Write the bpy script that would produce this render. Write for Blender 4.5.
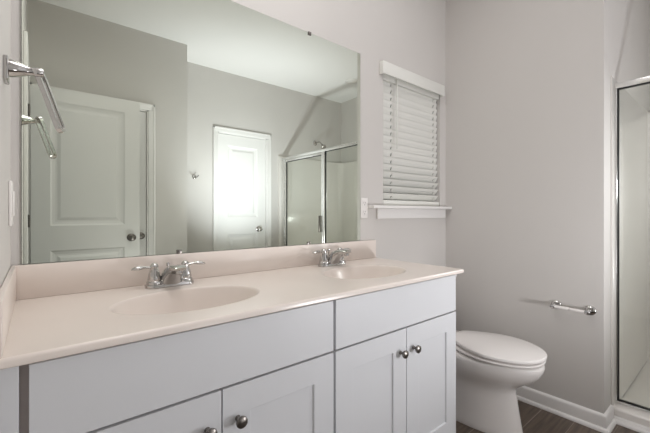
import bpy, bmesh, math, random
from mathutils import Vector, Matrix

for o in list(bpy.data.objects):
    bpy.data.objects.remove(o)
scene = bpy.context.scene
COL = scene.collection
R = math.radians

# ------------------------------------------------------------------ camera, world, lights, exposure
CAM_X, CAM_Y, CAM_Z = 0.0587, -1.36, 1.1078
cam_d = bpy.data.cameras.new('camera')
cam_d.sensor_width = 36.0
cam_d.lens = 348.889 / 650 * 36.0
cam_d.shift_y = -(216.5 - 213.065) / 650
cam_d.clip_start = 0.01
cam = bpy.data.objects.new('camera', cam_d)
COL.objects.link(cam)
cam.location = (CAM_X, CAM_Y, CAM_Z)
cam.rotation_euler = (R(90), 0, R(50.474 - 90))
scene.camera = cam

world = bpy.data.worlds.new('world')
scene.world = world
world.use_nodes = True
wn = world.node_tree.nodes
wn['Background'].inputs[0].default_value = (0.62, 0.70, 0.68, 1)
wn['Background'].inputs[1].default_value = 0.12


def lamp(name, kind, loc, energy, color=(1, 1, 1), aim=None, **kw):
    d = bpy.data.lights.new(name, kind)
    d.energy = energy
    d.color = color
    for k, v in kw.items():
        setattr(d, k, v)
    o = bpy.data.objects.new(name, d)
    COL.objects.link(o)
    o.location = loc
    if aim is not None:
        o.rotation_euler = (Vector(aim) - Vector(loc)).to_track_quat('-Z', 'Y').to_euler()
    return o


# the photographer's flash on a low stand in the recess, pointing up and towards the vanity
lamp('photo_flash', 'SPOT', (1.72, -1.93, 0.66), 46, (0.99, 0.985, 1.01), aim=(1.60, -0.95, 1.9),
     shadow_soft_size=0.07, spot_size=R(178), spot_blend=0.8)
# flash heads bounced off the recess ceiling and off the far wall with its door
lamp('ceiling_bounce_flash', 'SPOT', (1.72, -1.80, 0.66), 7, (0.99, 0.985, 1.01), aim=(1.75, -1.75, 2.7),
     shadow_soft_size=0.07, spot_size=R(100), spot_blend=1.0)
lamp('wall_bounce_flash', 'SPOT', (1.75, -1.42, 0.62), 92, (0.95, 0.985, 1.09), aim=(1.98, -2.51, 2.02),
     shadow_soft_size=0.05, spot_size=R(98), spot_blend=1.0)
lamp('door_flash', 'SPOT', (1.72, -1.42, 0.62), 22, (0.93, 0.985, 1.12), aim=(1.90, -2.51, 1.62),
     shadow_soft_size=0.05, spot_size=R(40), spot_blend=1.0)
# added unseen fill lamps in the shower, brightening the stall and, through glass, the vanity
lamp('shower_fill', 'POINT', (3.22, -1.62, 1.35), 3.2, (0.99, 0.985, 1.01), shadow_soft_size=0.04)
lamp('shower_fill_spot', 'SPOT', (3.20, -1.60, 1.35), 30, (0.99, 0.985, 1.01), aim=(0.2, -0.6, 1.1),
     shadow_soft_size=0.04, spot_size=R(90), spot_blend=1.0)
# added overhead fill panels, out of view, and a weak fill near the entry
lamp('overhead_fill', 'AREA', (1.15, -0.62, 2.70), 4, (1.0, 0.975, 0.975), aim=(1.15, -0.62, 0),
     shape='RECTANGLE', size=1.3, size_y=0.5)
lamp('entry_overhead_fill', 'AREA', (0.5, -0.6, 2.70), 6, (1.0, 0.975, 0.975), aim=(0.3, -0.4, 0),
     shape='RECTANGLE', size=0.6, size_y=0.5)
lamp('entry_fill', 'POINT', (0.75, -1.5, 0.62), 2.2, (1.0, 0.985, 1.0), shadow_soft_size=0.1)

vs = scene.view_settings
scene.display_settings.display_device = 'sRGB'
vs.view_transform = 'Standard'
vs.look = 'None'
vs.gamma = 1.0
vs.use_curve_mapping = False
vs.exposure = 0.13
scene.cycles.use_denoising = True
scene.cycles.max_bounces = 14
scene.cycles.diffuse_bounces = 8
scene.cycles.glossy_bounces = 8
scene.cycles.transmission_bounces = 10
scene.cycles.transparent_max_bounces = 12


# ------------------------------------------------------------------ materials
def mat(name, color, rough=0.5, metal=0.0, noise=None, bump=None, spec=0.5, coat=0.0):
    m = bpy.data.materials.new(name)
    m.use_nodes = True
    nt = m.node_tree
    b = nt.nodes['Principled BSDF']
    b.inputs['Base Color'].default_value = (*color, 1)
    b.inputs['Roughness'].default_value = rough
    b.inputs['Metallic'].default_value = metal
    b.inputs['Specular IOR Level'].default_value = spec
    if coat:
        b.inputs['Coat Weight'].default_value = coat
        b.inputs['Coat Roughness'].default_value = 0.08
    tc = nt.nodes.new('ShaderNodeTexCoord')
    if noise:
        sc, amt = noise
        n = nt.nodes.new('ShaderNodeTexNoise')
        n.inputs['Scale'].default_value = sc
        n.inputs['Detail'].default_value = 3
        mx = nt.nodes.new('ShaderNodeMix')
        mx.data_type = 'RGBA'
        mx.inputs[6].default_value = (*[max(0, c * (1 - amt)) for c in color], 1)
        mx.inputs[7].default_value = (*[min(1, c * (1 + amt)) for c in color], 1)
        nt.links.new(tc.outputs['Object'], n.inputs['Vector'])
        nt.links.new(n.outputs['Fac'], mx.inputs[0])
        nt.links.new(mx.outputs[2], b.inputs['Base Color'])
    if bump:
        sc, st = bump
        n = nt.nodes.new('ShaderNodeTexNoise')
        n.inputs['Scale'].default_value = sc
        n.inputs['Detail'].default_value = 2
        bp = nt.nodes.new('ShaderNodeBump')
        bp.inputs['Strength'].default_value = st
        bp.inputs['Distance'].default_value = 0.002
        nt.links.new(tc.outputs['Object'], n.inputs['Vector'])
        nt.links.new(n.outputs['Fac'], bp.inputs['Height'])
        nt.links.new(bp.outputs['Normal'], b.inputs['Normal'])
    return m


M = {}
M['wall'] = mat('greige_wall_paint', (0.60, 0.578, 0.555), 0.75, noise=(3, .01), bump=(160, .12), spec=.3)
M['ceiling'] = mat('white_ceiling_paint', (0.80, 0.79, 0.78), 0.85, noise=(4, .01), bump=(120, .15), spec=.2)
M['trim'] = mat('white_trim_paint', (0.80, 0.785, 0.77), 0.32, noise=(6, .01))
M['door'] = mat('white_door_paint', (0.78, 0.77, 0.755), 0.42, noise=(6, .01), bump=(90, .05))
M['cabinet'] = mat('white_cabinet_paint', (0.705, 0.715, 0.74), 0.38, noise=(5, .01))
M['shadowgap'] = mat('face_frame_gap_shade', (0.42, 0.37, 0.35), 0.7, noise=(20, .05))  # face frame coloured darker to stand for the shade between the fronts
M['counter'] = mat('cultured_marble', (0.78, 0.705, 0.652), 0.24, noise=(7, .02))
M['chrome'] = mat('chrome', (0.56, 0.55, 0.54), 0.11, 1.0, noise=(30, .02))
M['nickel'] = mat('brushed_nickel', (0.52, 0.50, 0.48), 0.27, 1.0, noise=(60, .05))
M['dark_metal'] = mat('aged_pewter', (0.20, 0.185, 0.17), 0.32, 1.0, noise=(60, .08))
M['frame_metal'] = mat('polished_aluminium', (0.80, 0.80, 0.79), 0.22, 1.0, noise=(40, .03))
M['gasket'] = mat('black_rubber_gasket', (0.012, 0.012, 0.012), 0.5, noise=(50, .1))
M['slot'] = mat('dark_slot_plastic', (0.05, 0.05, 0.05), 0.6, noise=(50, .1))
M['porcelain'] = mat('white_porcelain', (0.82, 0.79, 0.77), 0.10, noise=(4, .01), coat=.4)
M['seat'] = mat('white_seat_plastic', (0.83, 0.80, 0.78), 0.25, noise=(4, .01))
M['fiberglass'] = mat('almond_fiberglass', (0.80, 0.77, 0.735), 0.22, noise=(5, .015), coat=.2)
M['plastic'] = mat('white_plastic', (0.80, 0.775, 0.755), 0.35, noise=(30, .01))
M['blind'] = mat('white_blind_vinyl', (0.74, 0.74, 0.70), 0.45, noise=(12, .015))
M['cord'] = mat('blind_cord', (0.75, 0.74, 0.70), 0.8, noise=(80, .05))
M['edge'] = mat('mirror_edge', (0.10, 0.12, 0.11), 0.3, noise=(80, .1))
M['vinylframe'] = mat('white_window_vinyl', (0.75, 0.75, 0.74), 0.4, noise=(20, .01))
M['shrub'] = mat('shaded_hedge', (0.05, 0.075, 0.04), 0.9, noise=(9, .6), bump=(30, 1))

m = bpy.data.materials.new('silvered_mirror')
m.use_nodes = True
nt = m.node_tree
nt.nodes.remove(nt.nodes['Principled BSDF'])
g = nt.nodes.new('ShaderNodeBsdfGlossy')
g.inputs['Color'].default_value = (0.825, 0.87, 0.79, 1)
g.inputs['Roughness'].default_value = 0.0
nt.links.new(g.outputs[0], nt.nodes['Material Output'].inputs[0])
M['mirror'] = m


def glass_mat(name, tint, refl=1.0):
    m = bpy.data.materials.new(name)
    m.use_nodes = True
    nt = m.node_tree
    nt.nodes.remove(nt.nodes['Principled BSDF'])
    tr = nt.nodes.new('ShaderNodeBsdfTransparent')
    tr.inputs[0].default_value = (*tint, 1)
    gl = nt.nodes.new('ShaderNodeBsdfGlossy')
    gl.inputs['Roughness'].default_value = 0.02
    gl.inputs['Color'].default_value = (refl, refl, refl, 1)
    fr = nt.nodes.new('ShaderNodeFresnel')
    fr.inputs['IOR'].default_value = 1.5
    mx = nt.nodes.new('ShaderNodeMixShader')
    # only the outer faces reflect (the pane does not bend the ray, so its inner faces must not mirror)
    ge = nt.nodes.new('ShaderNodeNewGeometry')
    inv = nt.nodes.new('ShaderNodeMath')
    inv.operation = 'SUBTRACT'
    inv.inputs[0].default_value = 1.0
    nt.links.new(ge.outputs['Backfacing'], inv.inputs[1])
    mu = nt.nodes.new('ShaderNodeMath')
    mu.operation = 'MULTIPLY'
    nt.links.new(fr.outputs[0], mu.inputs[0])
    nt.links.new(inv.outputs[0], mu.inputs[1])
    nt.links.new(mu.outputs[0], mx.inputs[0])
    nt.links.new(tr.outputs[0], mx.inputs[1])
    nt.links.new(gl.outputs[0], mx.inputs[2])
    nt.links.new(mx.outputs[0], nt.nodes['Material Output'].inputs[0])
    return m


M['glass'] = glass_mat('shower_glass', (0.95, 0.965, 0.95))
M['winglass'] = glass_mat('window_glass', (0.93, 0.95, 0.94))

# wood plank floor: planks run along X
m = bpy.data.materials.new('grey_brown_plank_floor')
m.use_nodes = True
nt = m.node_tree
b = nt.nodes['Principled BSDF']
tc = nt.nodes.new('ShaderNodeTexCoord')
br = nt.nodes.new('ShaderNodeTexBrick')
br.offset = 0.37
br.inputs['Scale'].default_value = 1.0
br.inputs['Brick Width'].default_value = 0.92
br.inputs['Row Height'].default_value = 0.155
br.inputs['Mortar Size'].default_value = 0.0018
br.inputs['Color1'].default_value = (0.150, 0.115, 0.090, 1)
br.inputs['Color2'].default_value = (0.105, 0.080, 0.062, 1)
br.inputs['Mortar'].default_value = (0.27, 0.23, 0.20, 1)
nt.links.new(tc.outputs['Object'], br.inputs['Vector'])
mp = nt.nodes.new('ShaderNodeMapping')
mp.inputs['Scale'].default_value = (1.6, 26, 1)
nt.links.new(tc.outputs['Object'], mp.inputs['Vector'])
nz = nt.nodes.new('ShaderNodeTexNoise')
nz.inputs['Scale'].default_value = 2.2
nz.inputs['Detail'].default_value = 6
nt.links.new(mp.outputs[0], nz.inputs['Vector'])
cr = nt.nodes.new('ShaderNodeValToRGB')
cr.color_ramp.elements[0].position = 0.3
cr.color_ramp.elements[0].color = (0.55, 0.55, 0.55, 1)
cr.color_ramp.elements[1].position = 0.72
cr.color_ramp.elements[1].color = (1.45, 1.42, 1.38, 1)
nt.links.new(nz.outputs['Fac'], cr.inputs[0])
mx = nt.nodes.new('ShaderNodeMix')
mx.data_type = 'RGBA'
mx.blend_type = 'MULTIPLY'
mx.inputs[0].default_value = 1.0
nt.links.new(br.outputs['Color'], mx.inputs[6])
nt.links.new(cr.outputs[0], mx.inputs[7])
nt.links.new(mx.outputs[2], b.inputs['Base Color'])
b.inputs['Roughness'].default_value = 0.42
M['floor'] = m


# ------------------------------------------------------------------ mesh helpers (all in world coordinates)
class MB:
    def __init__(self):
        self.bm = bmesh.new()

    def box(self, x0, x1, y0, y1, z0, z1, bevel=0.0, seg=2):
        t = bmesh.new()
        bmesh.ops.create_cube(t, size=1.0)
        for v in t.verts:
            v.co = Vector((x0 + (v.co.x + .5) * (x1 - x0), y0 + (v.co.y + .5) * (y1 - y0), z0 + (v.co.z + .5) * (z1 - z0)))
        if bevel > 0:
            bmesh.ops.bevel(t, geom=list(t.edges), offset=bevel, segments=seg, affect='EDGES', profile=.5)
        return self.join(t)

    def join(self, t):
        me = bpy.data.meshes.new('tmp')
        t.to_mesh(me)
        t.free()
        self.bm.from_mesh(me)
        bpy.data.meshes.remove(me)
        return self

    def loft(self, rings, cap0=True, cap1=True, closed=True):
        bm = self.bm
        vr = [[bm.verts.new(p) for p in ring] for ring in rings]
        n = len(vr[0])
        for a, b in zip(vr[:-1], vr[1:]):
            for i in range(n if closed else n - 1):
                j = (i + 1) % n
                bm.faces.new((a[i], a[j], b[j], b[i]))
        if cap0:
            bm.faces.new(list(reversed(vr[0])))
        if cap1:
            bm.faces.new(vr[-1])
        return self

    def lathe(self, origin, axis, profile, n=24, cap0=True, cap1=True):
        """profile: list of (distance along axis, radius)"""
        ax = Vector(axis).normalized()
        u = ax.orthogonal().normalized()
        w = ax.cross(u)
        o = Vector(origin)
        rings = [[o + ax * d + (u * math.cos(2 * math.pi * i / n) + w * math.sin(2 * math.pi * i / n)) * max(r, 1e-4)
                  for i in range(n)] for d, r in profile]
        return self.loft(rings, cap0, cap1)

    def tube(self, pts, rad, n=14, flat=1.0, up=None):
        """sweep; rad: number or list; flat: scale of the section across 'up'"""
        pts = [Vector(p) for p in pts]
        if not isinstance(rad, (list, tuple)):
            rad = [rad] * len(pts)
        rings = []
        prev = None
        for i, p in enumerate(pts):
            a = pts[max(i - 1, 0)]
            c = pts[min(i + 1, len(pts) - 1)]
            t = (c - a).normalized()
            if prev is None:
                u = (Vector(up) if up else t.orthogonal())
                u = (u - t * u.dot(t)).normalized()
            else:
                u = (prev - t * prev.dot(t)).normalized()
            prev = u
            w = t.cross(u)
            rings.append([p + (u * math.cos(2 * math.pi * k / n) * flat + w * math.sin(2 * math.pi * k / n)) * rad[i] for k in range(n)])
        return self.loft(rings)

    def prism(self, poly, vec):
        """extrude a closed 3-D polygon by vec"""
        a = [Vector(p) for p in poly]
        b = [p + Vector(vec) for p in a]
        return self.loft([a, b])

    def panel_slab(self, O, U, N, w, h, t, panels, steps):
        """a door slab: O lower corner on the face, U along, N out; panels = (u0,u1,v0,v1); steps = (inset, depth)"""
        bm = self.bm
        O, U, N = Vector(O), Vector(U), Vector(N)
        Z = Vector((0, 0, 1))
        P = lambda u, v, d=0: O + U * u + Z * v - N * d
        us = sorted(set([0, w] + [p[0] for p in panels] + [p[1] for p in panels]))
        vs_ = sorted(set([0, h] + [p[2] for p in panels] + [p[3] for p in panels]))
        q = lambda *ps: bm.faces.new([bm.verts.new(p) for p in ps])
        for a, b_ in zip(us[:-1], us[1:]):
            for c, d in zip(vs_[:-1], vs_[1:]):
                mu, mv = (a + b_) / 2, (c + d) / 2
                if any(p[0] < mu < p[1] and p[2] < mv < p[3] for p in panels):
                    continue
                q(P(a, c), P(b_, c), P(b_, d), P(a, d))
        for p in panels:
            last = (0, 0)
            for ins, dep in steps:
                i0, d0 = last
                A = [P(p[0] + i0, p[2] + i0, d0), P(p[1] - i0, p[2] + i0, d0), P(p[1] - i0, p[3] - i0, d0), P(p[0] + i0, p[3] - i0, d0)]
                B = [P(p[0] + ins, p[2] + ins, dep), P(p[1] - ins, p[2] + ins, dep), P(p[1] - ins, p[3] - ins, dep), P(p[0] + ins, p[3] - ins, dep)]
                for k in range(4):
                    l = (k + 1) % 4
                    q(A[k], A[l], B[l], B[k])
                last = (ins, dep)
            i0, d0 = last
            q(P(p[0] + i0, p[2] + i0, d0), P(p[1] - i0, p[2] + i0, d0), P(p[1] - i0, p[3] - i0, d0), P(p[0] + i0, p[3] - i0, d0))
        for (a, b_) in (((0, 0), (w, 0)), ((w, 0), (w, h)), ((w, h), (0, h)), ((0, h), (0, 0))):
            q(P(*a), P(*a, t), P(*b_, t), P(*b_))
        q(P(0, 0, t), P(0, h, t), P(w, h, t), P(w, 0, t))
        bmesh.ops.remove_doubles(bm, verts=list(bm.verts), dist=1e-6)
        return self

    def build(self, name, material, parent=None, smooth=None, bevel=0.0):
        bm = self.bm
        bmesh.ops.recalc_face_normals(bm, faces=list(bm.faces))
        me = bpy.data.meshes.new(name)
        base = Vector((0, 0, 0))
        p = parent
        while p is not None:
            base += Vector(p.location)
            p = p.parent
        bmesh.ops.translate(bm, verts=list(bm.verts), vec=-base)
        bm.to_mesh(me)
        bm.free()
        me.materials.append(material)
        o = bpy.data.objects.new(name, me)
        COL.objects.link(o)
        if parent is not None:
            o.parent = parent
        if smooth is not None:
            for f in me.polygons:
                f.use_smooth = True
            me.set_sharp_from_angle(angle=R(smooth))
        if bevel:
            b_ = o.modifiers.new('bevel', 'BEVEL')
            b_.width = bevel
            b_.segments = 2
            b_.limit_method = 'ANGLE'
            b_.angle_limit = R(40)
        return o


def thing(name, label, cat, loc=(0, 0, 0), group=None):
    o = bpy.data.objects.new(name, None)
    o.empty_display_size = 0.05
    COL.objects.link(o)
    o.location = loc
    o['label'] = label
    o['category'] = cat
    if group:
        o['group'] = group
    return o


def struct_root(name, label=None, cat=None, loc=(0, 0, 0)):
    o = bpy.data.objects.new(name, None)
    o.empty_display_size = 0.05
    COL.objects.link(o)
    o.location = loc
    o['kind'] = 'structure'
    if label:
        o['label'] = label
    if cat:
        o['category'] = cat
    return o


def struct(o, label, cat):
    o['kind'] = 'structure'
    o['label'] = label
    o['category'] = cat
    return o


# ------------------------------------------------------------------ the room
H = 2.745
RX = 2.286            # right wall
RY = -0.893           # end of the right wall
NY = -2.125           # near part of the opposite wall
NX = 1.185            # its corner
FY = -2.51            # far wall of the recess
BX = 3.55             # back wall of the shower
DO0, DO1, DOH = -1.235, -1.955, 2.05   # entry doorway in the left wall
WX0, WX1, WZ0, WZ1 = 1.622, 2.215, 1.15, 1.95   # window opening

struct(MB().box(-1.2, BX + .12, FY - .12, .16, -.1, 0).build('floor', M['floor']),
       'grey-brown wood plank floor of the bathroom', 'floor')
struct(MB().box(-.12, BX + .12, FY - .12, .16, H, H + .1).build('ceiling', M['ceiling']),
       'flat white ceiling seen in the mirror', 'ceiling')
mb = MB()
mb.box(-.12, WX0, 0, .16, 0, H).box(WX1, RX, 0, .16, 0, H)
mb.box(WX0, WX1, 0, .16, 0, WZ0).box(WX0, WX1, 0, .16, WZ1, H)
struct(mb.build('wall_back', M['wall']), 'greige wall carrying the mirror and the window', 'wall')
mb = MB()
mb.box(-.12, 0, DO0, 0, 0, H).box(-.12, 0, FY - .12, DO1, 0, H).box(-.12, 0, DO1, DO0, DOH, H)
struct(mb.build('wall_left', M['wall']), 'greige side wall at the left with the entry doorway', 'wall')
struct(MB().box(RX, BX + .12, RY, .16, 0, H).build('wall_right', M['wall']),
       'greige wall beside the toilet carrying the paper holder', 'wall')
# near part of the opposite wall with a door opening
N0, N1 = 0.070, 0.838
mb = MB()
mb.box(0, N0, NY - .12, NY, 0, H).box(N1, NX, NY - .12, NY, 0, H).box(N0, N1, NY - .12, NY, 2.045, H)
mb.box(NX - .12, NX, FY, NY - .12, 0, H)
struct(mb.build('wall_front', M['wall']), 'greige wall opposite the mirror with a projecting corner', 'wall')
F0, F1 = 1.652, 2.290
mb = MB()
mb.box(0, F0, FY - .12, FY, 0, H).box(F1, BX + .12, FY - .12, FY, 0, H).box(F0, F1, FY - .12, FY, 2.045, H)
struct(mb.build('wall_recess', M['wall']), 'far greige wall of the recess with the bright white door', 'wall')
struct(MB().box(BX, BX + .12, FY, RY, 0, H).build('wall_shower', M['wall']),
       'greige wall at the back of the shower', 'wall')


def casing(name, x0, x1, top, y, label, w=.058, t=.017):
    """door casing on a wall facing +y"""
    mb = MB()
    for a, b_, c, d in ((x0 - w, x0, 0, top), (x1, x1 + w, 0, top), (x0 - w, x1 + w, top, top + w)):
        mb.box(a, b_, y, y + t * .7, c, d, .003)
    # thicker outer back-band
    for a, b_, c, d in ((x0 - w, x0 - w + .02, 0, top + w), (x1 + w - .02, x1 + w, 0, top + w), (x0 - w, x1 + w, top + w - .02, top + w)):
        mb.box(a, b_, y, y + t, c, d, .004)
    # jamb lining inside the opening
    for a, b_, c, d in ((x0, x0 + .012, 0, top), (x1 - .012, x1, 0, top), (x0, x1, top - .012, top)):
        mb.box(a, b_, y - .118, y + .002, c, d)
    o = mb.build(name, M['trim'], smooth=30)
    return struct(o, label, 'trim')


def knob_set(parent, x, y, z, ny, material, label=None):
    """round door knob with rosette on a face whose normal is (0, ny, 0)"""
    mb = MB().lathe((x, y, z), (0, ny, 0), [(0, .032), (.006, .032), (.010, .026), (.012, .012), (.034, .011), (.040, .018),
                                           (.048, .026), (.058, .0285), (.066, .025), (.071, .014), (.072, .004)], 28)
    o = mb.build('door_knob', material, parent, smooth=40)
    if label:
        o['label'] = label
    return o


MOULD = [(.012, .007), (.030, .011), (.042, .011), (.062, .004)]


def passage_door(root, O, U, N, w, h, part='door_panel', pz=(1.045, .845, .125)):
    s = .112
    mb = MB().panel_slab(O, U, N, w, h, .034, [(s, w - s, pz[0], h - pz[2]), (s, w - s, .23, pz[1])], MOULD)
    return mb.build(part, M['door'], root)


# entry door leaf, swung open square to the left wall
d = struct_root('door_1', 'open white two-panel door leaf nearest the left edge in the mirror', 'door', (0.022, DO1, 0))
passage_door(d, (0.022, DO1, .012), (1, 0, 0), (0, 1, 0), .712, 2.03, pz=(1.0, .815, .095))
knob_set(d, 0.668, DO1, .905, 1, M['dark_metal'], 'dark round door knob')
mb = MB()
for z in (.25, 1.05, 1.85):
    mb.lathe((0.012, DO1 + .004, z - .045), (0, 0, 1), [(0, .006), (.09, .006)], 12)
mb.build('hinge', M['dark_metal'], d, smooth=40)
# casing of the entry doorway on the left wall
mb = MB()
cw, ct = .058, .018
mb.box(0, ct, DO0, DO0 + cw, 0, DOH + cw, .004).box(0, ct, DO1 - cw, DO1 - .012, 0, DOH + cw, .004).box(0, ct, DO1, DO0, DOH, DOH + cw, .004)
mb.box(-.119, 0, DO0 - .012, DO0, 0, DOH).box(-.119, 0, DO1, DO1 + .008, 0, DOH).box(-.119, 0, DO1, DO0, DOH - .012, DOH)
struct(mb.build('trim_1', M['trim']), 'white casing of the entry doorway on the left wall', 'trim')

casing('trim_2', N0, N1, 2.04, NY, 'white casing partly hidden behind the open door leaf in the mirror')
d = struct_root('door_2', 'closed door almost hidden behind the open leaf in the mirror', 'door', (N0 + .014, NY - .012, 0))
passage_door(d, (N0 + .014, NY - .012, .012), (1, 0, 0), (0, 1, 0), N1 - N0 - .030, 2.012)
knob_set(d, N1 - .064, NY - .012, .905, 1, M['dark_metal'], 'dark round knob beside the leaf edge')
mb = MB().box(N1 - .0165, N1 - .0135, NY - .013, NY - .006, .875, .935)
mb.build('latch', M['dark_metal'], d)

casing('trim_3', F0, F1, 2.04, FY, 'white casing around the bright far door in the mirror')
d = struct_root('door_3', 'brightly lit closed white two-panel door on the far wall in the mirror', 'door', (F0 + .014, FY - .012, 0))
passage_door(d, (F0 + .014, FY - .012, .012), (1, 0, 0), (0, 1, 0), F1 - F0 - .028, 2.012)
knob_set(d, F1 - .115, FY - .012, .910, 1, M['nickel'], 'nickel round door knob')


# baseboards
def base_run(mb, p0, p1, n, h=.085):
    """profiled baseboard + shoe from p0 to p1, n = direction into the room"""
    p0, p1, n = Vector((*p0, 0)), Vector((*p1, 0)), Vector((*n, 0))
    prof = [(0, 0), (.028, 0), (.0275, .006), (.024, .013), (.018, .018), (.013, .019), (.013, h - .018), (.011, h - .010), (.006, h - .003), (0.0, h)]
    r0 = [p0 + n * a + Vector((0, 0, z)) for a, z in prof]
    r1 = [p1 + n * a + Vector((0, 0, z)) for a, z in prof]
    mb.loft([r0, r1])


def base_path(mb, pts, h=.085):
    """pts = (point, offset direction) along the wall, mitred at corners"""
    prof = [(0, 0), (.028, 0), (.0275, .006), (.024, .013), (.018, .018), (.013, .019), (.013, h - .018), (.011, h - .010), (.006, h - .003), (0.0, h)]
    mb.loft([[Vector((p[0] + n[0] * a, p[1] + n[1] * a, z)) for a, z in prof] for p, n in pts])


mb = MB()
base_path(mb, [((RX, -.001), (-1, 0)), ((RX, RY), (-1, -1)), ((2.4305, RY), (0, -1))])
struct(mb.build('baseboard_right', M['trim'], smooth=40), 'white baseboard with shoe moulding along the right wall', 'baseboard')
mb = MB()
base_run(mb, (1.525, 0), (RX, 0), (0, -1))
struct(mb.build('baseboard_back', M['trim'], smooth=40), 'white baseboard behind the toilet', 'baseboard')
mb = MB()
base_run(mb, (N1 + .06, NY), (NX, NY), (0, 1))
base_run(mb, (NX, NY), (NX, FY), (1, 0))
base_run(mb, (NX, FY), (F0 - .06, FY), (0, 1))
base_run(mb, (F1 + .06, FY), (2.43, FY), (0, 1))
struct(mb.build('baseboard_front', M['trim'], smooth=40), 'white baseboard along the wall opposite the mirror', 'baseboard')

# window unit in its opening, with stool and apron
wroot = struct_root('window_1', 'small window behind the white blind above the toilet', 'window', ((WX0 + WX1) / 2, .13, WZ0))
mb = MB()
fw = .04
mb.box(WX0, WX0 + fw, .11, .15, WZ0, WZ1).box(WX1 - fw, WX1, .11, .15, WZ0, WZ1)
mb.box(WX0, WX1, .11, .15, WZ0, WZ0 + fw).box(WX0, WX1, .11, .15, WZ1 - fw, WZ1)
mb.box(WX0 + fw, WX1 - fw, .115, .145, 1.535, 1.57)
mb.build('window_frame', M['vinylframe'], wroot, bevel=.003)
MB().box(WX0 + fw, WX1 - fw, .128, .132, WZ0 + fw, WZ1 - fw).build('window_pane', M['winglass'], wroot)
mb = MB()
mb.box(1.488, RX - .001, -.052, 0, 1.134, 1.152, .004)
mb.box(WX0, WX1, -.002, .11, 1.134, 1.152)
mb.build('window_stool', M['trim'], wroot, smooth=40)
MB().box(1.56, 2.262, -.016, 0, 1.075, 1.134, .003).build('window_apron', M['trim'], wroot, smooth=40)

# ------------------------------------------------------------------ window blind
bl = thing('window_blind', 'closed white slatted window blind with valance above the toilet', 'blind', (1.92, .03, WZ0))
mb = MB()
mb.box(1.587, 2.224, -.032, -.022, 1.912, 1.985, .003)
mb.box(1.587, 1.597, -.024, -.0005, 1.912, 1.985, .002).box(2.214, 2.224, -.024, -.0005, 1.912, 1.985, .002)
mb.build('valance', M['blind'], bl, smooth=40)
MB().box(WX0 + .006, WX1 - .006, .004, .055, 1.895, 1.945, .002).build('headrail', M['blind'], bl, smooth=40)
SX0, SX1, SY = WX0 + .005, WX1 - .006, .028
cords = [SX0 + .095, SX1 - .040]
pitch, zs = .0425, []
z = 1.889
while z > WZ0 + .055:
    zs.append(z)
    z -= pitch
random.seed(4)
mb = MB()
bm = mb.bm
for i, z in enumerate(zs):
    left = len(zs) - 1 - i
    tilt = R(73) if left > 5 else R([46, 46, 50, 57, 64, 69][left])
    tilt += R(random.uniform(-1, 1))
    tw = R(random.uniform(-.25, .25))
    xs = [SX0]
    for c in cords:
        xs += [c - .004, c + .004]
    xs.append(SX1)
    ws = [-.025, -.0085, .0085, .025]
    crown = [0, .0022, .0022, 0]
    grid = {}
    for side in (0, 1):
        for a, x in enumerate(xs):
            for b_, w in enumerate(ws):
                tl = tilt + tw * (x - 1.9)
                n = crown[b_] + (.0013 if side else -.0013)
                # room-side edge up
                y = SY - (w * math.cos(tl)) + n * -math.sin(tl)
                zz = z + w * math.sin(tl) - n * math.cos(tl)
                grid[side, a, b_] = bm.verts.new((x, y, zz))
    na, nb = len(xs), 4
    hole = lambda a, b_: b_ == 1 and a in (1, 3)
    for a in range(na - 1):
        for b_ in range(nb - 1):
            if hole(a, b_):
                for (p, q) in (((a, b_), (a + 1, b_)), ((a, b_ + 1), (a + 1, b_ + 1)), ((a, b_), (a, b_ + 1)), ((a + 1, b_), (a + 1, b_ + 1))):
                    bm.faces.new((grid[0, p[0], p[1]], grid[0, q[0], q[1]], grid[1, q[0], q[1]], grid[1, p[0], p[1]]))
                continue
            bm.faces.new((grid[0, a, b_], grid[0, a + 1, b_], grid[0, a + 1, b_ + 1], grid[0, a, b_ + 1]))
            bm.faces.new((grid[1, a, b_], grid[1, a + 1, b_], grid[1, a + 1, b_ + 1], grid[1, a, b_ + 1]))
    for a in range(na - 1):
        for b_ in (0, nb - 1):
            bm.faces.new((grid[0, a, b_], grid[0, a + 1, b_], grid[1, a + 1, b_], grid[1, a, b_]))
    for b_ in range(nb - 1):
        for a in (0, na - 1):
            bm.faces.new((grid[0, a, b_], grid[0, a, b_ + 1], grid[1, a, b_ + 1], grid[1, a, b_]))
mb.build('slats', M['blind'], bl)
MB().box(SX0, SX1, SY - .026, SY + .012, WZ0 + .003, WZ0 + .036, .006).build('bottom_rail', M['blind'], bl, smooth=40)
for c in cords:
    mb = MB()
    for dy in (-.021, .021):
        mb.tube([(c, SY + dy * .6, WZ0 + .03), (c, SY + dy * .6, 1.90)], .0009, 6)
    mb.build('ladder_cord', M['cord'], bl)
mb = MB().tube([(SX0 + .118, -.004, 1.92), (SX0 + .118, -.006, 1.50)], .0042, 8)
mb.build('tilt_wand', M['blind'], bl, smooth=60)

# shaded hedge outside the window
hb = MB()
t = bmesh.new()
bmesh.ops.create_icosphere(t, subdivisions=4, radius=1.0)
random.seed(2)
for v in t.verts:
    v.co *= 1 + random.uniform(-.06, .06)
    v.co = Vector((2.2 + v.co.x * 1.8, 1.9 + v.co.y * .7, 1.0 + v.co.z * 1.1))
hb.join(t)
o = hb.build('hedge', M['shrub'], smooth=60)
o['label'] = 'dark green hedge outside, glimpsed through the lowest blind gaps'
o['category'] = 'hedge'

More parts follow.
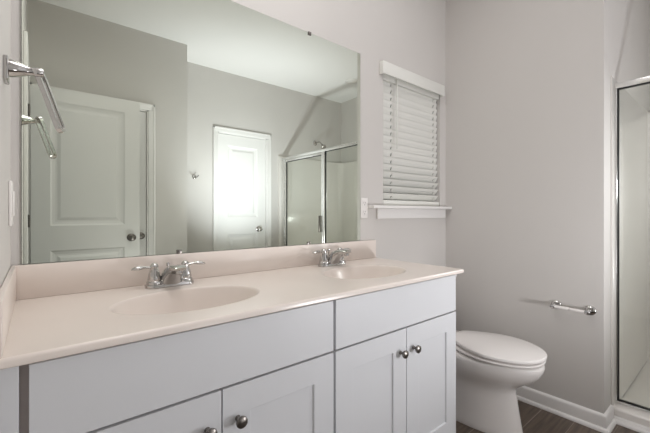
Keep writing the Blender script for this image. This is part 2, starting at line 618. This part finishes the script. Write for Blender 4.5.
# ------------------------------------------------------------------ mirror
MX0, MX1, MZ0, MZ1 = .023, 1.428, .957, 1.983
mr = thing('wall_mirror', 'large frameless rectangular mirror above the double vanity', 'mirror', ((MX0 + MX1) / 2, 0, MZ0))
MB().box(MX0, MX1, -.0052, -.0005, MZ0, MZ1).build('mirror_backing', M['edge'], mr)
MB().box(MX0 + .0008, MX1 - .0008, -.0066, -.0053, MZ0 + .0008, MZ1 - .0008).build('mirror_pane', M['mirror'], mr)
for x, zc, s in ((.468, MZ0, 1), (1.073, MZ0, 1), (1.078, MZ1, -1), (.468, MZ1, -1)):
    mb = MB().box(x - .009, x + .009, -.0105, -.0067, zc - .004 if s > 0 else zc - .013, zc + .013 if s > 0 else zc + .004, .0015)
    mb.lathe((x, -.0100, zc + s * .006), (0, -1, 0), [(0, .004), (.0015, .0035)], 10)
    o = mb.build('mirror_clip', M['dark_metal'], mr, smooth=40)

# ------------------------------------------------------------------ vanity cabinet
VW, VD = 1.519, -.52          # right side, face plane
CZ0 = .838                     # cabinet top (underside of the counter)
vc = thing('vanity_cabinet', 'long white double vanity cabinet with shaker doors under the counter', 'cabinet', (.77, -.27, 0))
mb = MB()
T = .019
FFY = VD + T                  # face frame plane behind the overlay fronts
mb.box(.002, VW - .001, FFY, -.002, .10, .118)                         # bottom
mb.box(VW - .016, VW, FFY, -.002, 0.0, CZ0)                             # right side
mb.box(.002, .018, FFY, -.002, 0.0, CZ0)                                # left side
mb.box(.018, VW - .016, -.012, -.002, .118, CZ0)                        # back
mb.box(.775, .795, FFY, -.012, .118, CZ0)                               # divider
mb.box(.018, VW - .016, -.455, -.44, 0, .10)                            # toe kick board
mb.build('carcass', M['cabinet'], vc)
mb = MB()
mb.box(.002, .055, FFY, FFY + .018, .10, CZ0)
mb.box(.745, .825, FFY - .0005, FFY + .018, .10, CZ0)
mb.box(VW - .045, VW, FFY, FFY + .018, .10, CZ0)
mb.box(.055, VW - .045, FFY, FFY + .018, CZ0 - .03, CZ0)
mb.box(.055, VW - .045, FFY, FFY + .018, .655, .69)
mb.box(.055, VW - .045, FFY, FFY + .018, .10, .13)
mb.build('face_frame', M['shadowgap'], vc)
MB().box(.002, .033, VD, FFY, .0, CZ0).build('filler_strip', M['cabinet'], vc, bevel=.0015)
ZD1, ZF0, ZF1 = .663, .669, .829
fronts = [(.047, .787), (.797, VW)]
for a, b_ in fronts:
    MB().box(a, b_, VD, FFY, ZF0, ZF1).build('drawer_front', M['cabinet'], vc, bevel=.0015)
    mid = (a + b_) / 2 + (.003 if a > .5 else .0)
    for x0, x1, kx in ((a, mid - .002, mid - .038), (mid + .002, b_, mid + .042)):
        w, h = x1 - x0, ZD1 - .112
        s = .077
        mb = MB().panel_slab((x0, VD, .112), (1, 0, 0), (0, -1, 0), w, h, T, [(s, w - s, s, h - s)], [(.0012, .0065)])
        dr = mb.build('cabinet_door', M['cabinet'], vc, bevel=.0012)
        mb = MB().lathe((kx, VD, .578), (0, -1, 0), [(0, .0075), (.002, .0075), (.005, .0055), (.012, .005), (.016, .008), (.019, .0135),
                                                     (.024, .0155), (.028, .0145), (.031, .009), (.032, .002)], 24)
        k = mb.build('cabinet_knob', M['dark_metal'], dr, smooth=40)
        k['label'] = 'dark pewter mushroom knob'

# ------------------------------------------------------------------ countertop with integral basins
CT = .856
CW, CD = 1.537, -.537
SINKS = [(.415, -.305), (1.157, -.305)]
SA, SB = .208, .143
ct = thing('vanity_countertop', 'cream cultured marble double-basin countertop on the white vanity', 'countertop', (.77, -.27, CZ0))


def counter_mesh():
    mb = MB()
    bm = mb.bm
    n = 64
    x_splits = [0.001, .786, CW]
    for (sx, sy), xa, xb in zip(SINKS, x_splits[:-1], x_splits[1:]):
        # boundary ring sampled by angle, onto the rectangle
        def rect(t):
            c, s = math.cos(t), math.sin(t)
            ks = []
            if c > 1e-9: ks.append((xb - sx) / c)
            if c < -1e-9: ks.append((xa - sx) / c)
            if s > 1e-9: ks.append((-.001 - sy) / s)
            if s < -1e-9: ks.append((CD - sy) / s)
            k = min(ks)
            return sx + c * k, sy + s * k
        angs = sorted([2 * math.pi * i / n for i in range(n)] +
                      [math.atan2(yy - sy, xx - sx) % (2 * math.pi) for xx in (xa, xb) for yy in (CD, -.001)])
        outer = [bm.verts.new((*rect(t), CT)) for t in angs]
        # bowl profile: (scale, z)
        prof = [(1.04, 0), (1.012, -.0006), (.992, -.003), (.975, -.008), (.94, -.022), (.88, -.046), (.79, -.075), (.66, -.100), (.50, -.117), (.32, -.127), (.14, -.131)]
        prev = outer
        N = len(angs)
        for k, (s, dz) in enumerate(prof):
            ring = [bm.verts.new((sx + SA * s * math.cos(t), sy + SB * s * math.sin(t) + (1 - s) * .02, CT + dz)) for t in angs]
            for i in range(N):
                j = (i + 1) % N
                bm.faces.new((prev[i], prev[j], ring[j], ring[i]))
            prev = ring
        bm.faces.new(prev)
    bmesh.ops.remove_doubles(bm, verts=list(bm.verts), dist=1e-5)
    # rolled front and right edges
    e = [(0, 0), (-.003, -.0009), (-.0055, -.003), (-.007, -.007), (-.007, -.016), (-.005, -.018), (.03, -.018)]
    # path along left-front -> right-front -> right-back
    rings = []
    for dx, dz in e:
        rings.append([Vector((.001, CD + dx, CT + dz)), Vector((CW - dx, CD + dx, CT + dz)), Vector((CW - dx, -.001, CT + dz))])
    mb.loft(rings, False, False, closed=False)
    return mb


o = counter_mesh().build('countertop', M['counter'], ct, smooth=35)
SPZ = .957
MB().box(.003, CW + .004, -.020, -.0005, CT, SPZ - .001, .003).build('backsplash', M['counter'], ct, smooth=40)
MB().box(.0005, .012, CD, -.021, CT, SPZ - .001, .003).build('side_splash', M['counter'], ct, smooth=40)
for sx, sy in SINKS:
    mb = MB().lathe((sx, sy + .02, CT - .1308), (0, 0, 1), [(0, .024), (.002, .024), (.004, .019), (.003, .016), (.006, .014), (.008, .004)], 24)
    mb.build('drain', M['chrome'], ct, smooth=40)


# ------------------------------------------------------------------ faucets
def faucet(cx, cy, label):
    z = CT + .0004
    f = thing('basin_faucet', label, 'faucet', (cx, cy, z), 'two-handle chrome faucets on the countertop')
    # deck plate: rounded oblong
    def oblong(hw, hd, zz, n=10):
        pts = []
        for i in range(n + 1):
            t = -math.pi / 2 + math.pi * i / n
            pts.append((cx + hw - hd + hd * math.cos(t), cy + hd * math.sin(t), zz))
        for i in range(n + 1):
            t = math.pi / 2 + math.pi * i / n
            pts.append((cx - hw + hd + hd * math.cos(t), cy + hd * math.sin(t), zz))
        return [Vector(p) for p in pts]
    MB().loft([oblong(.080, .028, z), oblong(.080, .028, z + .008), oblong(.078, .026, z + .012), oblong(.072, .021, z + .014)]).build('base_plate', M['chrome'], f, smooth=40)
    for s in (-1, 1):
        hx = cx + s * .0508
        mb = MB().lathe((hx, cy, z + .010), (0, 0, 1), [(0, .0245), (.010, .0245), (.013, .0225), (.0135, .021), (.018, .0215), (.034, .0185), (.048, .0145),
                                                       (.056, .0125), (.060, .0135), (.064, .013), (.070, .009), (.072, .003)], 28)
        h = mb.build('handle_hub', M['chrome'], f, smooth=45)
        # lever: sweeps out sideways, teardrop end
        pts, rad = [], []
        for i in range(13):
            t = i / 12
            pts.append((hx + s * (.002 + .068 * t), cy + .004 - .010 * t, z + .066 + .007 * math.sin(t * math.pi * .8) - .004 * t))
            rad.append(.0095 - .0035 * math.sin(min(1, t * 2) * math.pi / 2) + .0050 * max(0, math.sin((t - .38) / .62 * math.pi)) if t < 1 else .003)
        mb = MB().tube(pts, rad, 14, flat=.62, up=(0, 0, 1))
        mb.build('lever', M['chrome'], h, smooth=60)
    # spout: broad body rising and reaching over the basin
    prof = [((.016, .009), (-.028, .009), .034), ((.014, .030), (-.034, .020), .033), ((.004, .052), (-.044, .031), .031), ((-.018, .068), (-.056, .042), .028),
            ((-.050, .078), (-.074, .053), .0255), ((-.085, .081), (-.094, .060), .0235), ((-.108, .079), (-.108, .064), .0215), ((-.116, .075), (-.115, .067), .018)]
    rings = []
    for (ty_, tz_), (by_, bz_), hw in prof:
        cpt = Vector((cx, cy + (ty_ + by_) / 2, z + (tz_ + bz_) / 2))
        u = Vector((0, (ty_ - by_) / 2, (tz_ - bz_) / 2))
        ring = []
        for k in range(28):
            t = 2 * math.pi * k / 28
            c_, s_ = math.cos(t), math.sin(t)
            ring.append(cpt + Vector((hw, 0, 0)) * math.copysign(abs(c_) ** .6, c_) + u * math.copysign(abs(s_) ** .6, s_))
        rings.append(ring)
    sp = MB().loft(rings).build('spout', M['chrome'], f, smooth=50)
    MB().lathe((cx, cy - .100, z + .064), (0, -.35, -1), [(0, .0105), (.010, .0105), (.011, .008)], 18).build('aerator', M['chrome'], sp, smooth=40)
    MB().lathe((cx, cy + .027, z + .010), (0, 0, 1), [(0, .003), (.055, .003), (.056, .0055), (.064, .006), (.068, .003)], 12).build('lift_rod', M['chrome'], f, smooth=40)
    return f


faucet(.415, -.083, 'chrome two-handle faucet on the left basin, nearest the entry')
faucet(1.157, -.083, 'chrome two-handle faucet on the right basin, nearer the window')

# ------------------------------------------------------------------ toilet
TX = 1.905
to = thing('toilet', 'white elongated toilet with closed lid between vanity and right wall', 'toilet', (TX, -.40, 0))


def egg(z, yb, yf, hw, n=56, pw=2.0, backw=None, shift=0):
    """closed plan outline from back yb to front yf, half width hw; backw = half width of the flat back"""
    pts = []
    yw = yb + (yf - yb) * .50     # widest station
    for i in range(n):
        t = 2 * math.pi * i / n
        c, s = math.cos(t), math.sin(t)
        x = math.copysign(abs(c) ** (2 / 2.15), c) * hw
        if s >= 0:   # towards the front (-y)
            y = yw + (yf - yw) * abs(s) ** (2 / 1.9)
        else:
            y = yw + (yb - yw) * abs(s) ** (2 / 3.2)
            if backw:
                q = (y - yw) / (yb - yw)
                lim = hw + (backw - hw) * q ** 1.6
                x = max(-lim, min(lim, x * (1 + .25 * q)))
        pts.append(Vector((TX + x, y, z)))
    return pts


secs = [(0.0, -.10, -.650, .120), (.012, -.10, -.652, .122), (.03, -.10, -.648, .118), (.10, -.10, -.636, .112), (.17, -.10, -.624, .112),
        (.205, -.10, -.618, .116), (.235, -.09, -.626, .127), (.263, -.08, -.662, .146), (.295, -.07, -.706, .165), (.323, -.06, -.731, .177),
        (.348, -.05, -.743, .183), (.366, -.05, -.746, .185), (.374, -.05, -.743, .183), (.378, -.05, -.735, .176)]
mb = MB().loft([egg(z, yb, yf, hw) for z, yb, yf, hw in secs])
mb.build('bowl', M['porcelain'], to, smooth=60)


def slab_ring(z0, z1, yb, yf, hw, backw, r=.005):
    return [egg(z0 - .009, yb - .012, yf + .032, hw - .032, backw=backw - .03), egg(z0 + .0005, yb - .01, yf + .026, hw - .026, backw=backw - .025), egg(z0, yb, yf + r, hw - r, backw=backw - r), egg(z0 + r * .5, yb, yf + .001, hw - .001, backw=backw), egg(z1 - r, yb, yf, hw, backw=backw),
            egg(z1 - r * .35, yb, yf + r * .4, hw - r * .4, backw=backw - r * .4), egg(z1, yb, yf + r * 1.5, hw - r * 1.5, backw=backw - r * 1.5)]


MB().loft(slab_ring(.3870, .3990, -.275, -.748, .184, .085, .004)).build('toilet_seat', M['seat'], to, smooth=50)
MB().loft(slab_ring(.4080, .4250, -.300, -.752, .184, .068, .004)).build('toilet_lid', M['seat'], to, smooth=50)
for s in (-1, 1):
    mb = MB().lathe((TX + s * .065, -.245, .378), (0, 0, 1), [(0, .018), (.02, .018), (.026, .014), (.028, .004)], 18)
    mb.build('seat_hinge', M['seat'], to, smooth=40)
MB().box(TX - .178, TX + .178, -.195, -.018, .379, .705, .022, 4).build('tank', M['porcelain'], to, smooth=50)
MB().box(TX - .184, TX + .184, -.202, -.012, .706, .735, .009, 3).build('tank_lid', M['porcelain'], to, smooth=50)
mb = MB().lathe((TX - .13, -.195, .66), (0, -1, 0), [(0, .014), (.008, .014), (.012, .009), (.02, .008)], 16)
mb.tube([(TX - .13, -.214, .66), (TX - .10, -.218, .655), (TX - .06, -.220, .65)], [.006, .006, .008], 10)
mb.build('flush_lever', M['chrome'], to, smooth=50)
for s in (-1, 1):
    mb = MB().lathe((TX + s * .118, -.30, .004), (s * .3, 0, 1), [(0, .014), (.012, .013), (.02, .008), (.022, .002)], 14)
    mb.build('bolt_cap', M['porcelain'], to, smooth=50)

# ------------------------------------------------------------------ toilet paper holder on the right wall
tp = thing('toilet_paper_holder', 'chrome toilet paper holder with empty bar on the right wall', 'paper holder', (RX, -.755, .60))
py0, py1, pz = -.683, -.838, .600
for y in (py0, py1):
    mb = MB().lathe((RX - .0003, y, pz), (-1, 0, 0), [(0, .025), (.004, .025), (.008, .022), (.011, .014), (.02, .011), (.048, .010), (.054, .0125), (.066, .0125), (.070, .009), (.071, .002)], 28)
    mb.build('bracket', M['chrome'], tp, smooth=40)
mb = MB().tube([(RX - .060, py0, pz), (RX - .060, (py0 + py1) / 2 + .001, pz)], .0095, 18)
mb.tube([(RX - .060, (py0 + py1) / 2 - .001, pz), (RX - .060, py1, pz)], .0083, 18)
o = mb.build('roller_bar', M['seat'], tp, smooth=50)
o['label'] = 'pale spring-loaded roller bar'

# ------------------------------------------------------------------ towel ring on the left wall
ty, tz = -.290, 1.432
tr = thing('towel_ring', 'chrome towel ring with square plate on the left wall', 'towel ring', (0, ty, tz))
MB().box(.0004, .009, ty - .026, ty + .026, tz - .026, tz + .026, .002).build('mounting_plate', M['chrome'], tr, smooth=40)
mb = MB().lathe((.009, ty, tz + .006), (1, 0, 0.05), [(0, .020), (.006, .0195), (.018, .016), (.030, .012), (.042, .009), (.047, .0105), (.058, .0105), (.062, .008), (.063, .001)], 24)
mb.build('post', M['chrome'], tr, smooth=45)
# long narrow loop hanging from the post, swung away from the wall
pts = []
L, wv, r = .146, .030, .015
top = Vector((.061, ty + .016, tz + .018))
ax = Vector((.30, 0, -.95)).normalized()
ay = ax.cross(Vector((math.cos(R(24)), -math.sin(R(24)), 0)).cross(ax)).normalized()
ay = (Vector((math.sin(R(24)), math.cos(R(24)), 0)) - ax * Vector((math.sin(R(24)), math.cos(R(24)), 0)).dot(ax)).normalized()
for i in range(12):
    t = math.pi * i / 11
    pts.append(top + ax * (r - r * math.sin(t)) + ay * (-r * math.cos(t)))
for i in range(12):
    t = math.pi * i / 11
    pts.append(top + ax * (L - r + r * math.sin(t)) + ay * (r * math.cos(t)))
n = ax.cross(ay).normalized()
rings = []
K = len(pts)
for i in range(K):
    t = (pts[(i + 1) % K] - pts[i - 1]).normalized()
    side = t.cross(n).normalized()
    rings.append([pts[i] + side * a + n * b_ for a, b_ in ((-.004, -.0055), (.004, -.0055), (.004, .0055), (-.004, .0055))])
rings.append(rings[0])
mb = MB().loft(rings, False, False)
bmesh.ops.remove_doubles(mb.bm, verts=list(mb.bm.verts), dist=1e-6)
mb.build('ring', M['chrome'], tr, bevel=.001)

# ------------------------------------------------------------------ switch and outlet
sw = thing('light_switch', 'white rocker light switch plate on the left wall above the side splash', 'switch', (0, -.085, 1.134))
MB().box(.0003, .007, -.122, -.048, 1.074, 1.194, .002).build('cover_plate', M['plastic'], sw, smooth=40)
MB().box(.007, .011, -.102, -.068, 1.100, 1.168, .0015).build('rocker', M['plastic'], sw, smooth=40)
ou = thing('wall_outlet', 'white duplex outlet plate between the mirror and the window', 'outlet', (1.458, 0, 1.137))
MB().box(1.4325, 1.4865, -.006, -.0003, 1.081, 1.193, .002).build('cover_plate', M['plastic'], ou, smooth=40)
for zc in (1.112, 1.162):
    rc = MB().box(1.444, 1.475, -.0085, -.006, zc - .0155, zc + .0155, .001).build('receptacle', M['plastic'], ou, smooth=40)
    mb = MB()
    mb.box(1.4515, 1.4538, -.0089, -.0084, zc - .001, zc + .009).box(1.4652, 1.4675, -.0089, -.0084, zc - .001, zc + .008)
    mb.box(1.4575, 1.4615, -.0089, -.0084, zc - .011, zc - .006)
    mb.build('slot', M['slot'], rc)

# ------------------------------------------------------------------ robe hook on the far wall
rh = thing('robe_hook', 'chrome robe hook on the far wall left of the bright door', 'hook', (1.385, FY, 1.505))
mb = MB().lathe((1.385, FY + .0003, 1.505), (0, 1, 0), [(0, .024), (.004, .024), (.008, .018), (.012, .010), (.03, .009)], 22)
mb.build('rosette', M['chrome'], rh, smooth=40)
for s in (-1, 1):
    mb = MB().tube([(1.385, FY + .026, 1.505), (1.385 + s * .012, FY + .036, 1.500), (1.385 + s * .024, FY + .044, 1.504), (1.385 + s * .030, FY + .046, 1.518)],
                   [.007, .0065, .006, .008], 12)
    mb.build('prong', M['chrome'], rh, smooth=50)

# ------------------------------------------------------------------ shower
PY0, PY1 = RY - .006, FY + .030          # faces of the end panels
FX = 2.505                               # plane of the glass front
SX = BX - .03
sur = thing('shower_stall', 'almond fiberglass shower stall with moulded pan and low curb', 'shower stall', (3.0, -1.7, 0))
SZ1 = 1.842
mb = MB()
# plan path of the inside face with rounded corners, and flanges in front of the glass
rc = .07
inner = [(2.425, PY0), (SX - rc, PY0)]
for i in range(1, 8):
    t = math.pi / 2 * i / 8
    inner.append((SX - rc + rc * math.sin(t), PY0 - rc + rc * math.cos(t)))
inner += [(SX, PY0 - rc), (SX, PY1 + rc)]
for i in range(1, 8):
    t = math.pi / 2 * i / 8
    inner.append((SX - rc + rc * math.cos(t), PY1 + rc - rc * math.sin(t)))
inner += [(SX - rc, PY1), (2.455, PY1)]
outer = [(2.435, RY - .0005)]
for x, y in inner[1:-1]:
    outer.append((min(BX - .0005, x + .0295) if x > SX - rc - 1e-6 and PY1 + rc - .001 <= y <= PY0 - rc + .001 else x, y))
outer = None
# as a shell: inner face + top ledge
r0 = [Vector((x, y, .045)) for x, y in inner]
r1 = [Vector((x, y, SZ1 - .006)) for x, y in inner]


def push(x, y, d):
    nx = d if x > SX - rc - 1e-6 else 0
    ny = d if y > -1.2 and y > PY0 - rc - 1e-6 else (-d if y < -2.2 and y < PY1 + rc + 1e-6 else 0)
    return x + nx, y + ny


r2 = [Vector((*push(x, y, .005), SZ1)) for x, y in inner]
r3 = [Vector((min(BX - .0005, push(x, y, .05)[0]), max(FY + .0005, min(RY - .0005, push(x, y, .05)[1])), SZ1)) for x, y in inner]
mb.loft([r0, r1, r2, r3], False, False, closed=False)
for idx in (0, -1):
    x, y = inner[idx]
    yw = RY - .0005 if idx == 0 else FY + .0005
    vsq = [mb.bm.verts.new(p) for p in ((x, y, .045), (x, yw, .045), (x, yw, SZ1), (x, y, SZ1))]
    mb.bm.faces.new(vsq)
mb.build('wall_panel', M['fiberglass'], sur, smooth=40)
# soap ledge moulded in the back
mb = MB().box(SX - .055, SX - .001, -1.95, -1.75, 1.16, 1.19, .01, 3)
mb.build('soap_ledge', M['fiberglass'], sur, smooth=40)

mb = MB()
prof = [(2.432, 0), (2.432, .058), (2.438, .068), (2.450, .0725), (2.56, .0705), (2.578, .064), (2.60, .050), (2.66, .042), (3.0, .036), (3.42, .044), (SX + .002, .062), (SX + .002, 0)]
mb.loft([[Vector((x, RY - .001, z)) for x, z in prof], [Vector((x, FY + .001, z)) for x, z in prof]])
pan = mb.build('pan', M['fiberglass'], sur, smooth=50)
mb = MB().lathe((3.05, -1.7, .0365), (0, 0, 1), [(0, .045), (.003, .045), (.004, .038), (.0042, .002)], 28)
mb.build('drain', M['chrome'], pan, smooth=40)
mb = MB()
base_run(mb, (2.4318, RY - .010), (2.4318, FY + .02), (-1, 0), h=.03)
struct(mb.build('trim_4', M['trim'], smooth=40), 'white shoe moulding along the foot of the shower curb', 'trim')

se = thing('shower_enclosure', 'framed clear glass shower front with door and fixed panel', 'shower enclosure', (FX, -1.7, .0728))
FZ0, FZ1 = .0728, 1.815
PX0, PX1 = FX - .018, FX + .018
POST = -1.625
g_ = .0005
MB().box(PX0, PX1, PY1, PY0, FZ1 - .030, FZ1, .003).build('header_rail', M['frame_metal'], se, smooth=40)
MB().box(PX0, PX1, PY1, PY0, FZ0, FZ0 + .016, .003).build('sill_rail', M['frame_metal'], se, smooth=40)
for y0, y1 in ((PY0 - .009, PY0 - g_), (PY1 + g_, PY1 + .070), (POST - .017, POST + .017)):
    MB().box(PX0 + .001, PX1 - .001, y0, y1, FZ0 + .016, FZ1 - .030, .003).build('jamb', M['frame_metal'], se, smooth=40)


def pane(parent, y0, y1, z0, z1, name='glass_pane'):
    MB().box(FX - .003, FX + .003, y0, y1, z0, z1).build(name, M['glass'], parent)
    mb = MB()
    k = .006
    for a, b_, c, d in ((y0 - .001, y0 + k, z0, z1), (y1 - k, y1 + .001, z0, z1), (y0, y1, z0 - .001, z0 + k), (y0, y1, z1 - k, z1 + .001)):
        mb.box(FX - .0062, FX + .0062, a, b_, c, d)
    mb.build('gasket', M['gasket'], parent)


pane(se, POST + .017, PY0 - .009, FZ0 + .016, FZ1 - .030)
D0, D1 = PY1 + .073, POST - .019
zb, zt = FZ0 + .022, FZ1 - .034
sd = MB()
w = .024
sd.box(FX - .013, FX + .013, D0, D0 + w, zb, zt, .003).box(FX - .013, FX + .013, D1 - w, D1, zb, zt, .003)
sd.box(FX - .013, FX + .013, D0 + w, D1 - w, zb, zb + w, .003).box(FX - .013, FX + .013, D0 + w, D1 - w, zt - w, zt, .003)
sd = sd.build('shower_door', M['frame_metal'], se, smooth=40)
pane(sd, D0 + w, D1 - w, zb + w, zt - w)
mb = MB().box(FX - .034, FX - .013, D1 - w - .028, D1 - w - .006, .895, 1.08, .004)
mb.build('pull_handle', M['dark_metal'], sd, smooth=40)

# shower head on the far end wall above the surround
hx, hz = 3.06, 2.085
sh = thing('shower_fixture', 'nickel shower head on a bent arm above the glass door', 'shower head', (hx, FY, hz))
MB().lathe((hx, FY + .0004, hz), (0, 1, 0), [(0, .034), (.004, .034), (.012, .026), (.016, .014)], 24).build('flange', M['nickel'], sh, smooth=40)
arm = [(hx, FY + .01, hz), (hx, FY + .06, hz + .006), (hx + .003, FY + .10, hz), (hx + .006, FY + .13, hz - .022), (hx + .008, FY + .15, hz - .045)]
MB().tube(arm, .0095, 14).build('shower_arm', M['nickel'], sh, smooth=60)
MB().lathe((hx + .008, FY + .145, hz - .038), (.05, .62, -.78), [(0, .013), (.018, .015), (.026, .022), (.045, .036), (.056, .038), (.060, .034), (.061, .004)], 26).build('spray_head', M['nickel'], sh, smooth=40)

# recessed shower ceiling light
rl = thing('recessed_light', 'white round recessed light trim in the ceiling over the shower', 'ceiling light', (3.07, -1.78, H))
MB().lathe((3.07, -1.78, H - .0003), (0, 0, -1), [(0, .085), (.004, .085), (.009, .078), (.010, .066)], 32, cap1=False).build('trim_ring', M['plastic'], rl, smooth=40)
MB().lathe((3.07, -1.78, H - .0004), (0, 0, -1), [(0, .066), (.006, .064), (.012, .052), (.015, .03), (.016, .002)], 32).build('lens', M['plastic'], rl, smooth=40)
